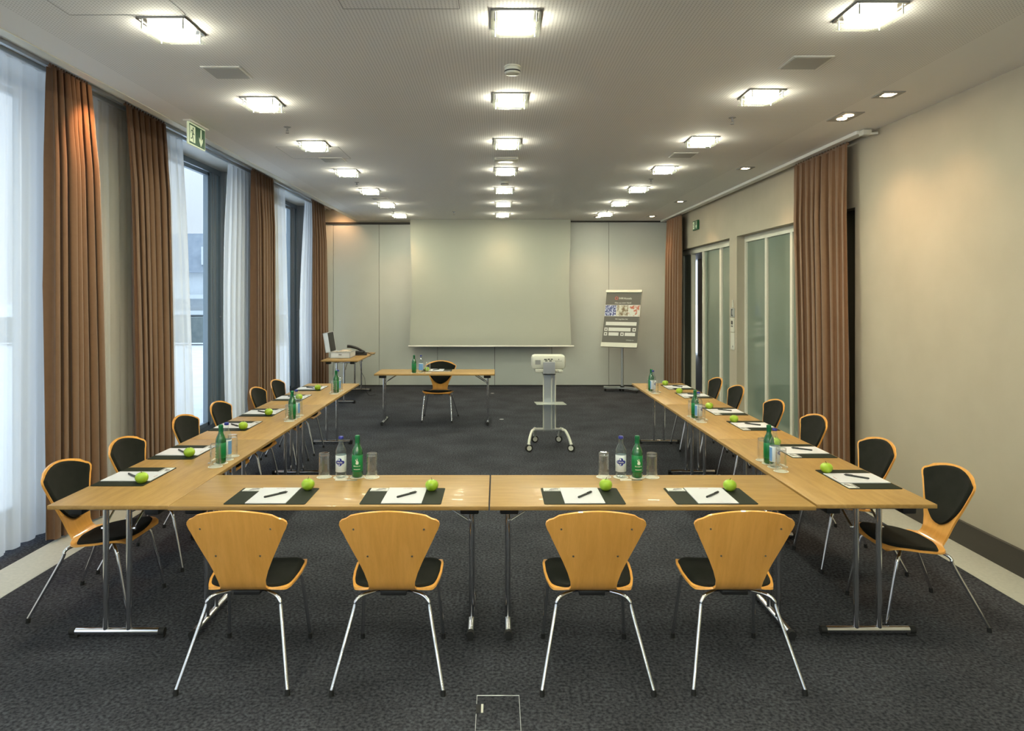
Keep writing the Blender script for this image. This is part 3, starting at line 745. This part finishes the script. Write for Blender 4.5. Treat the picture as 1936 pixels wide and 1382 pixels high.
# recessed warm downlights
dl = thing('downlight', 'x', 'downlight')
b = MB(); b.bb(-.085, -.045, -.085, .085, -.006, 0).bb(.045, .085, -.085, .085, -.006, 0).bb(-.045, .045, -.085, -.045, -.006, 0).bb(-.045, .045, .045, .085, -.006, 0); b.build('trim_plate', plast_g, dl, False)
MB().lathe([(.001,-.007), (.036,-.007), (.040,-.003), (.040,0), (.001,0)], 20).build('bulb', spot_m, dl)
dd = thing('double_downlight', 'twin warm downlight in one plate above the near right wall', 'downlight', (2.94, 5.90, CEIL))
b = MB().bb(-.09, .09, -.15, .15, -.006, -.0005); b.build('trim_plate', plast_g, dd, False)
for y in (-.055, .055): MB().lathe([(.001,-.010), (.036,-.010), (.040,-.006), (.040,-.003), (.001,-.003)], 20, (0, y, 0)).build('bulb', spot_m, dd)
freeze()
for k, (x, y, w_) in enumerate([(2.94, 5.25, 'nearest of the single ones along the right wall'), (2.95, 8.3, 'second single one along the right wall'), (2.95, 11.25, 'third single one along the right wall'), (2.96, 13.35, 'farthest single one along the right wall'),
        (-1.87, 13.5, 'left of the screen by the back wall'), (.10, 13.5, 'above the middle of the screen'), (1.95, 13.5, 'right of the screen by the back wall')]):
    put(dl, x, y, CEIL, 0, 'warm square downlight, ' + w_, 'single downlights')
WARM = (1.0, .62, .32)
for (x, y, tx_, ty, p) in [(2.94, 5.25, 3.3, 5.2, 18), (2.94, 5.85, 3.3, 5.8, 18), (2.94, 5.95, 3.3, 6.3, 14), (2.95, 8.3, 3.2, 8.3, 18), (2.95, 11.25, 3.2, 11.3, 18), (2.96, 13.35, 2.96, 13.8, 22), (-1.87, 13.5, -1.9, 13.75, 22), (.10, 13.5, .1, 13.75, 12), (1.95, 13.5, 1.95, 13.75, 26)]:
    spot('downlight_beam', (x, y, CEIL-.02), (tx_, ty, 0), p, WARM, 100, .9)
for k, (y, w_) in enumerate([(5.62, 'lighting the nearest brown curtain'), (13.95, 'lighting the back left corner')]):
    o = dup(dl, (-3.10, y, PKT), 0, 'warm downlight in the curtain recess, ' + w_, 'recess downlights')
spot('recess_beam', (-3.10, 5.62, PKT-.02), (-3.34, 5.50, 2.2), 42, (1, .45, .18), 75, .9)
spot('recess_beam', (-3.10, 13.90, PKT-.02), (-3.25, 14.1, 2.6), 12, (1, .50, .22), 120, .9)

# speakers, vent, detectors, sprinklers
sp0 = thing('ceiling_speaker', 'x', 'ceiling speaker')
MB().bb(-.13, .13, -.13, .13, -.006, 0, .002).build('frame', white_m, sp0, False); MB().bb(-.115, .115, -.115, .115, -.009, -.005).build('grille', grille, sp0, False)
sm0 = thing('smoke_detector', 'x', 'smoke detector')
MB().lathe([(.05,0), (.055,-.004), (.055,-.012), (.048,-.016), (.052,-.018), (.052,-.045), (.046,-.054), (.03,-.058), (.001,-.058)][::-1], 28).build('housing', plast_w, sm0, True, 40)
MB().lathe([(.0525,-.034), (.0535,-.036), (.0535,-.041), (.0525,-.043)], 28, cap=False).build('air_slot', black_p, sm0)
sk0 = thing('sprinkler', 'x', 'sprinkler')
MB().lathe([(.001,-.004), (.03,-.004), (.032,0)], 20).build('rose', plast_g, sk0)
MB().cyl((0,0,-.003), (0,0,-.035), .008, seg=10).cyl((.010,0,-.03), (.010,0,-.055), .002, seg=6).cyl((-.010,0,-.03), (-.010,0,-.055), .002, seg=6).box((0,0,-.032), (.024,.006,.005)).cyl((0,0,-.055), (0,0,-.058), .016, seg=12).build('head', plast_g, sk0)
freeze()
for x, y, w_ in [(-1.83, 4.73, 'between the first two lights of the left column'), (2.0, 4.53, 'between the first two lights of the right column'), (-1.83, 7.78, 'between the third and fourth lights of the left column'),
                 (2.0, 7.52, 'between the third and fourth lights of the right column'), (-1.83, 10.9, 'far down the left column of lights')]:
    put(sp0, x, y, CEIL, 0, 'grey square speaker ' + w_, 'ceiling speakers')
vn = thing('ceiling_vent', 'flat white box vent behind the third light of the middle column', 'vent', (.10, 7.72, CEIL))
MB().bb(-.13, .13, -.10, .10, -.030, 0, .006).build('housing', plast_w, vn); MB().bb(-.11, .11, -.103, -.099, -.022, -.012).build('slot', plast_g, vn, False)
put(sm0, .10, 4.60, CEIL, 0, 'round white smoke detector behind the nearest middle ceiling light', 'smoke detectors')
put(sm0, .10, 9.27, CEIL, 0, 'small far smoke detector behind the fourth middle ceiling light', 'smoke detectors')
for x, y, w_ in [(-1.885, 6.27, 'behind the second light of the left column'), (2.0, 5.94, 'behind the second light of the right column'), (-1.88, 9.35, 'behind the fourth light of the left column'),
                 (2.0, 9.08, 'behind the fourth light of the right column'), (-1.86, 12.55, 'before the last light of the left column'), (1.95, 12.4, 'before the last light of the right column'), (-.78, 12.6, 'far back, left of the middle column')]:
    put(sk0, x, y, CEIL, 0, 'small metal sprinkler ' + w_, 'sprinklers')

# ------------------------------------------------------------------ EXIT SIGNS
def sign_faces(root, w, h, mtx, arrow=True):
    z0, z1 = .0005, .0012
    fg = MB().prism(rrect(w*.94, h*.90, .004, 2), 0, z0).move(mtx).build('green_panel', sign_g, root, False)
    m = MB(); m.prism([(-w*.44,-h*.36), (-w*.12,-h*.36), (-w*.12,h*.38), (-w*.44,h*.38)], z0, z1)
    if arrow:
        m.prism([(w*.19,h*.40), (w*.26,h*.40), (w*.26,-h*.10), (w*.34,0.02*h), (w*.34,-h*.14), (w*.225,-h*.40), (w*.11,-h*.14), (w*.11,.02*h), (w*.19,-h*.10)], z0, z1)
    m.move(mtx).build('white_symbol', sign_w, fg, False)
    r = MB(); zz = (z1, z1+.0005); s = h/.18; cx = -w*.28
    def P(pts): r.prism([(cx+x*s, y*s) for x, y in pts], zz[0], zz[1])
    P([(.010+.010*math.cos(a*PI/5), .048+.011*math.sin(a*PI/5)) for a in range(10)])
    P([(-.010,.036), (.010,.034), (.014,.010), (.002,-.014), (-.012,-.010), (-.004,.012)])
    P([(-.010,.036), (-.030,.028), (-.034,.006), (-.028,.004), (-.024,.022), (-.006,.026)])
    P([(.008,.030), (.018,.008), (.032,.006), (.032,-.001), (.012,.000), (.002,.020)])
    P([(.002,-.010), (.016,-.030), (.020,-.060), (.013,-.062), (.007,-.034), (-.008,-.016)])
    P([(-.006,-.006), (-.014,-.030), (-.034,-.034), (-.034,-.042), (-.008,-.038), (.004,-.012)])
    r.move(mtx).build('running_figure', sign_g, fg, False)
ex = thing('exit_sign', 'hanging green escape sign with running figure and down arrow, by the windows', 'exit sign', (-2.66, 6.17, CEIL))
MB().bb(-.035, .035, -.19, .19, -.014, 0, .003).build('ceiling_plate', white_m, ex)
MB().bb(-.009, .009, -.17, .17, -.205, -.012, .002).build('sign_body', sign_w, ex)
R1 = Matrix.Translation((.0092, 0, -.110)) @ Matrix.Rotation(PI/2, 4, 'Z') @ Matrix.Rotation(PI/2, 4, 'X')
sign_faces(ex, .34, .19, R1)
ex2 = thing('exit_sign', 'small green escape sign on the right wall above the doorway', 'exit sign', (XR-.001, 12.10, 3.06))
MB().bb(-.03, 0, -.15, .15, -.082, .082, .003).build('sign_body', sign_g, ex2)
R2 = Matrix.Translation((-.0302, 0, 0)) @ Matrix.Rotation(-PI/2, 4, 'Z') @ Matrix.Rotation(PI/2, 4, 'X')
sign_faces(ex2, .30, .165, R2)

# ------------------------------------------------------------------ PROJECTION SCREEN
scr = thing('projection_screen', 'large pale pull-down projection screen before the back partition', 'projection screen', (-.135, 13.92, 0))
b = MB(); nz = 24; nx = 12; rows = []
for j in range(nz+1):
    v = j/nz; z = .84 + (CEIL-.84)*v; row = []
    for i in range(nx+1):
        u = -1+2*i/nx
        tens = .045*(1-math.cos(2*PI*min(1, max(0, (1-v))))) * .4              # slight waist on the sides
        hw = 1.60 - tens*(1 if abs(u) == 1 else 1)
        y = -.03*(abs(u)**6)*math.sin(PI*min(1, (1-v)*1.0)) + .06*(sstep(.25, 0, v))*-1
        row.append(b.bm.verts.new((u*hw, y, z)))
    rows.append(row)
for r0, r1 in zip(rows, rows[1:]):
    for i in range(nx): b.bm.faces.new((r0[i], r0[i+1], r1[i+1], r1[i]))
b.build('screen_fabric', screen_m, scr)
MB().cyl((-1.63, -.06, .835), (1.66, -.06, .835), .014, seg=12).build('bottom_bar', white_m, scr)

# ------------------------------------------------------------------ PROJECTOR CART
ct = thing('projector_trolley', 'grey aluminium projector trolley on four castors before the screen', 'trolley', (.634, 8.5, 0))
for x0_, x1_ in ((-.079, -.067), (.020, .030), (.066, .078)): MB().bb(x0_, x1_, -.026, -.018 if x1_ < .05 else .0, .20, .893).build('edge_strip', plast_w, ct, False)
b = MB().bb(-.075, .045, -.02, .05, .20, .895, .004).bb(.045, .078, .0, .04, .20, .895, .004)
b.build('column', alu_l, ct, False)
MB().bb(-.20, .185, -.03, -.0, .205, .219).bb(-.19, .18, -.02, .12, .205, .214).build('base_bar', steel, ct, False)
for sx, name in ((-1, 'l'), (1, 'r')):
    cx = -.01+sx*.19
    for pts, end in (([(cx-sx*.02, -.015, .212), (cx+sx*.012, -.05, .205), (cx+sx*.045, -.16, .14), (cx+sx*.060, -.235, .085)], (cx+sx*.060, -.25)), ([(cx-sx*.03, .05, .212), (cx-sx*.03, .12, .20), (cx-sx*.035, .20, .14), (cx-sx*.038, .255, .085)], (cx-sx*.038, .27))):
        lg = MB().tube(pts, .017, 12, 5).build('leg', plast_w, ct)
        cs = MB().cyl((end[0]-.014, end[1], .044), (end[0]+.014, end[1], .044), .044, seg=24)
        cs.move(Matrix.Translation((end[0], end[1], 0)) @ Matrix.Rotation(sx*1.25, 4, 'Z') @ Matrix.Translation((-end[0], -end[1], 0)))
        c1 = cs.build('castor', rubber, lg)
        hb = MB().cyl((end[0]-.017, end[1], .044), (end[0]+.017, end[1], .044), .029, seg=20).box((end[0], end[1], .090), (.042, .03, .016), None, .004)
        hb.move(Matrix.Translation((end[0], end[1], 0)) @ Matrix.Rotation(sx*1.25, 4, 'Z') @ Matrix.Translation((-end[0], -end[1], 0)))
        hb.build('hub', plast_w, lg)
MB().prism([(-.165, -.20), (.19, -.20), (.165, .0), (-.185, .0)], .545, .552).build('glass_shelf', shelfg, ct, False)
MB().bb(-.083, .063, -.125, .10, .895, .905).bb(-.083, .063, -.125, -.112, .89, 1.05, .004).build('head_bracket', steel, ct, False)
pj = thing('projector', 'white data projector sitting on top of the trolley', 'projector', (.625, 8.55, .910))
b = MB().box((0, 0, .125), (.41, .205, .175), None, .038); b.build('casing', plast_w, pj, True, 30)
MB().box((-.005, .0, .022), (.32, .20, .045), None, .012).build('lower_casing', plast_w, pj, True, 30)
MB().bb(-.165, -.100, -.1045, -.100, .100, .155).build('vent_grille', plast_g, pj, False)
b = MB()
for x, z, w, h in ((-.04,.140,.035,.012), (.0,.142,.028,.012), (.035,.142,.024,.012), (-.03,.122,.03,.010), (.02,.122,.03,.010), (.120,.140,.010,.010)): b.box((x, -.104, z+.022), (w, .004, h))
for k in range(7): b.cyl((.08+.012*k, -.102, .142), (.08+.012*k, -.1055, .142), .0032, seg=8)
b.build('sockets', black_p, pj, False)
MB().lathe([(.001,0), (.035,0), (.045,.02), (.045,.03), (.001,.03)], 20).move(Matrix.Translation((.08, .10, .12)) @ Matrix.Rotation(-PI/2, 4, 'X')).build('lens', black_p, pj)
rm = MB().box((.14, -.09, .022), (.055, .10, .03), None, .010).build('side_cover', plast_w, pj)

# ------------------------------------------------------------------ FLIP CHART
fc = thing('flip_chart', 'flip chart stand with grey printed poster by the back wall', 'flip chart', (2.40, 13.40, 0), math.radians(-26))
MB().cyl((0, 0, .06), (0, 0, 1.30), .024, seg=20).build('pole', alu_l, fc)
MB().lathe([(.04,.085), (.04,.10), (.03,.11)], 16).build('collar', black_p, fc)
b = MB(); b.prism([(-.34,-.10), (-.36,-.02), (-.10,.10), (.10,.10), (.36,-.02), (.34,-.10), (.26,-.14), (.10,-.03), (-.10,-.03), (-.26,-.14)], .055, .088); b.build('base', alu_l, fc, False)
for x, y in ((-.31, -.09), (.31, -.09), (0, .07), (-.06, .07)):
    MB().cyl((x-.012, y, .027), (x+.012, y, .027), .027, seg=16).box((x, y, .048), (.03, .03, .014)).build('castor', rubber, fc)
TL = math.radians(19)
T = Matrix.Translation((0, -.235, .865)) @ Matrix.Rotation(PI/2-TL, 4, 'X')      # board plane: local x across, y up the board
HB = 1.12
MB().prism(rrect(.70, HB, .01), -.03, -.004, T @ Matrix.Translation((0, HB/2, 0))).build('board', plast_w, fc, False)
MB().prism([(-.352,0), (.352,0), (.352,.085), (-.352,.085)], -.004, .022, T).build('pen_tray', plast_w, fc, False)
MB().prism(rrect(.71, .05, .012), -.025, .022, T @ Matrix.Translation((0, HB, 0))).build('clamp_bar', plast_w, fc, False)
MB().cyl((0, -.06, 1.28), (0, .02, 1.28), .02).build('tilt_joint', black_p, fc)
po = MB().prism([(-.345,.088), (.345,.088), (.345,1.09), (-.345,1.09)], -.003, .0, T).build('poster', board_g, fc, False)
def ptxt(s, size, x, y, m=poster_w, al='CENTER', nm='lettering'): text_mb(s, size, T @ Matrix.Translation((x, y, .0012)), .0005, al).build(nm, m, po, False)
def prect(nm, m, x0, x1, y0, y1, z=.0015): MB().prism([(x0,y0), (x1,y0), (x1,y1), (x0,y1)], .0002, z, T).build(nm, m, po, False)
ptxt('H4', .066, -.045, .955, poster_w); ptxt('Hotels', .060, .085, .955, poster_w)
rg = MB().lathe([(.022,.0005), (.034,.0005), (.034,.0018), (.022,.0018)], 8, cap=False).move(T @ Matrix.Translation((-.135, .978, 0))); rg.build('emblem', mat('logo_red', (.5,.10,.08), .5), po, False)
ptxt('Alles aus einer Hand!', .038, 0, .872)
prect('photo_strip', poster_w, -.345, .345, .612, .842, .0010)
prect('crowd_photo', ph_blue, -.340, -.120, .620, .834); prect('room_photo', ph_room, -.110, .115, .620, .834); prect('people_photo', ph_people, .125, .340, .620, .834)
ptxt('Wir begr\u00fc\u00dfen Sie!', .034, 0, .545)
prect('text_field', poster_w, -.30, .30, .430, .500)
prect('text_field', poster_w, -.235, .195, .315, .385); prect('text_field', poster_w, -.225, -.03, .225, .290); prect('text_field', poster_w, .09, .29, .225, .290)
for x, y in ((-.285, .35), (.265, .35), (-.285, .258), (.038, .258)): prect('symbol_box', poster_w, x-.032, x+.032, y-.033, y+.033)
for x, y in ((-.285, .35), (.265, .35), (-.285, .258), (.038, .258)): prect('symbol', board_g, x-.015, x+.015, y-.015, y+.013, .0022)
ptxt('H-Hotels.com', .026, .20, .135)

# ------------------------------------------------------------------ SIDE TABLE THINGS
cs = thing('metal_case', 'open silver aluminium case on the side table by the back curtain', 'case', (-2.76, 12.50, .7403))
b = MB(); w, d, h, t = .34, .46, .105, .006
b.bb(-w/2, w/2, -d/2, d/2, 0, t).bb(-w/2, -w/2+t, -d/2, d/2, 0, h).bb(w/2-t, w/2, -d/2, d/2, 0, h).bb(-w/2, w/2, -d/2, -d/2+t, 0, h).bb(-w/2, w/2, d/2-t, d/2, 0, h)
b.build('case_body', mat('case_aluminium', (.74,.76,.78), .35, metal=.1), cs, False)
e = MB()
for x in (-w/2, w/2):
    for y in (-d/2, d/2): e.bb(x-.006, x+.006, y-.006, y+.006, 0, h)
e.bb(-w/2-.004, w/2+.004, -d/2-.005, -d/2+.004, h-.006, h+.003).bb(w/2-.004, w/2+.005, -d/2, d/2, h-.006, h+.003); e.build('edge_trim', alu_l, cs, False)
MB().box((0, -d/2-.004, h*.62), (.055, .008, .02), None, .002).build('latch', plast_g, cs)
LM = Matrix.Translation((-w/2, 0, h)) @ Matrix.Rotation(math.radians(-9), 4, 'Y')
b = MB(); lh = .35
b.bb(-.085, -.079, -d/2, d/2, 0, lh).bb(-.085, 0, -d/2, -d/2+.006, 0, lh).bb(-.085, 0, d/2-.006, d/2, 0, lh).bb(-.085, 0, -d/2, d/2, lh-.006, lh).bb(-.085, 0, -d/2, d/2, 0, .006)
b.move(LM).build('lid', MATS['case_aluminium'], cs, False)
MB().bb(-.05, -.006, -d/2+.008, d/2-.008, .01, lh-.008).move(LM).build('lid_lining', black_p, cs, False)
MB().bb(-w/2+.01, w/2-.01, -d/2+.01, d/2-.01, .008, .085).build('foam_insert', beige_m, cs, False)
tray = thing('equipment_tray', 'pale tray of pens heaped on top of the open case', 'tray', (-2.72, 12.50, .848))
b = MB()
for k in range(9): b.tube([(-.07+.016*k, -.14, .010), (-.06+.017*k, .0, .014), (-.05+.016*k, .13, .011)], .008, 8, 2)
b.build('markers', beige_m, tray); MB().bb(-.09, .10, -.16, .16, -.004, .003).build('tray_bottom', plast_w, tray, False)
# black desk telephone / conference handset behind the case
tl = thing('handset', 'black handset leaning on its base behind the silver case', 'handset', (-2.58, 12.96, .7403), .15)
MB().prism([(-.13,-.10), (.16,-.10), (.16,.12), (-.13,.12)], 0, .03).box((.02, 0, .05), (.14, .12, .05), None, .015).build('base', black_p, tl)
MB().tube([(-.20, -.03, .165), (-.13, -.02, .158), (-.02, 0, .125), (.08, 0, .07), (.12, 0, .05)], lambda u: .030-.012*u, 12, 4).build('receiver', black_p, tl, True, 60)
MB().tube([(.12, 0, .05), (.19, -.01, .03), (.24, .02, .008), (.30, .03, .006)], .006, 8, 4).build('cable', rubber, tl)
cb = MB().tube([(-2.50, 12.70, .66), (-2.47, 12.72, .45), (-2.42, 12.75, .33), (-2.40, 12.72, .18), (-2.36, 12.78, .03), (-2.25, 12.95, .006)], .004, 6, 6)
o = cb.build('power_cable', rubber, None); tag(o, 'thin black cable hanging down below the side table', 'cable')
bx = MB().box((-2.46, 12.11, .700), (.06, .09, .030), None, .006).build('power_supply', black_p, None); bx.location = (0, 0, 0); tag(bx, 'black power box fixed under the near edge of the side table', 'power supply')

# ------------------------------------------------------------------ WALL CONTROLS
wc = thing('wall_controls', 'stacked grey switch and thermostat plates on the white pier between doors', 'wall controls', (XR, 10.24, 1.0))
MB().bb(-.012, 0, -.075, .075, .05, .30, .002).build('switch_plate', plast_w, wc, False)
MB().bb(-.016, 0, -.075, .075, .31, .52, .002).build('thermostat_plate', plast_w, wc, False)
MB().bb(-.016, 0, -.07, .07, .53, .66, .002).build('key_switch_plate', alu_l, wc, False)
MB().bb(-.020, -.016, -.03, .035, .42, .475).bb(-.020, -.016, -.03, -.008, .385, .405).bb(-.020, -.016, .012, .035, .385, .405).build('display', black_p, wc, False)
MB().bb(-.020, -.014, -.02, .03, .545, .56).bb(-.020, -.014, .012, .022, .56, .64).bb(-.020, -.014, -.02, .03, .63, .645).build('slot', black_p, wc, False)
MB().cyl((-.012, -.02, .10), (-.016, -.02, .10), .014, seg=14).build('button', plast_g, wc)
MB().bb(-.010, 0, -.02, .02, .67, .78).build('cable_duct', plast_w, wc, False)

# ------------------------------------------------------------------ FLOOR BOX and small floor sockets
fb = thing('floor_box', 'square floor box with thin metal edge at the bottom of the picture', 'floor box', (.004, 3.09, 0))
b = MB(); a = .098; c_ = .135; t = .0022
b.bb(-a, a, c_-t*2, c_, -.005, .003).bb(-a, a, -c_, -c_+t*2, -.005, .003).bb(-a, -a+t, .07, c_, -.005, .003).bb(-a, -a+t, -c_, -.01, -.005, .003).bb(a-t, a, -c_, c_, -.005, .003).build('metal_edge', alu_l, fb, False)
MB().bb(-a+t, a-t, -c_+2*t, c_-2*t, -.005, .0015).build('carpet_lid', carpet, fb, False)
MB().bb(-a, -a+.022, .0, .062, -.002, .0022).build('cable_outlet', rubber, fb, False)
MB().bb(-a+.022, -a+.032, .0, .062, -.002, .0045).build('outlet_lip', plast_w, fb, False)
for x, y, w_ in ((.065, 10.4, 'tiny brass floor socket between the lone table and the trolley'), (-.09, 13.15, 'small round floor socket near the back partition')):
    o = MB().lathe([(.001,.004), (.02,.004), (.032,.002), (.034,0)], 20).build('floor_socket', plast_g, None); o.location = (x, y, .0005); tag(o, w_, 'floor socket', 'round floor sockets')

# ------------------------------------------------------------------ OUTSIDE
struct('ground', MB().bb(-120, 40, -60, 160, -.36, -.16), pave)
o = MB().bb(-28, -8.2, 28.0, 28.6, -.06, .96).build('garden_wall', hedge_m, None, False); tag(o, 'low grey wall across the paved square outside the windows', 'wall')
bd = thing('apartment_building', 'pale building with balconies and slate roof seen through the exit sign window', 'building', (-27, 62, -.06))
MB().bb(-12, 9.5, 0, 12, 0, 3.9).build('facade', bld_w, bd, False)
MB().prism([(-.6,3.9), (12.6,3.9), (9.5,7.6), (2.5,7.6)], -12.4, 9.9, Matrix(((0,0,1,0),(1,0,0,0),(0,1,0,0),(0,0,0,1)))).build('roof', roof_m, bd, False)
for k in range(4):
    x = -9+5*k
    wq = MB().bb(x, x+1.6, -.06, .02, 2.2, 3.5).build('window', dgl, bd, False)
    MB().bb(x-.08, x+1.68, -.10, -.03, 2.1, 2.2).build('sill', bld_w, wq, False)
    dm = MB().bb(x-.2, x+1.9, -.2, 2.5, 4.6, 6.2).build('dormer', bld_w, bd, False)
    MB().bb(x+.2, x+1.4, -.26, -.19, 4.9, 5.9).build('pane', dgl, dm, False)
for z in (1.6, .2): MB().bb(-12, 9.5, -1.2, 0, z, z+.35).build('balcony', bld_w, bd, False)
bd2 = thing('apartment_building', 'grey office building standing across the street beyond the near windows', 'building', (-30, 16, -.06))
MB().bb(-8, 0, -22, 14, 0, 9).build('facade', bld_g, bd2, False)
for j in range(3):
    for k in range(7):
        y = -20+4.8*k
        MB().bb(-.02, .05, y, y+2.2, 1.2+2.7*j, 2.8+2.7*j).build('window', dgl, bd2, False)
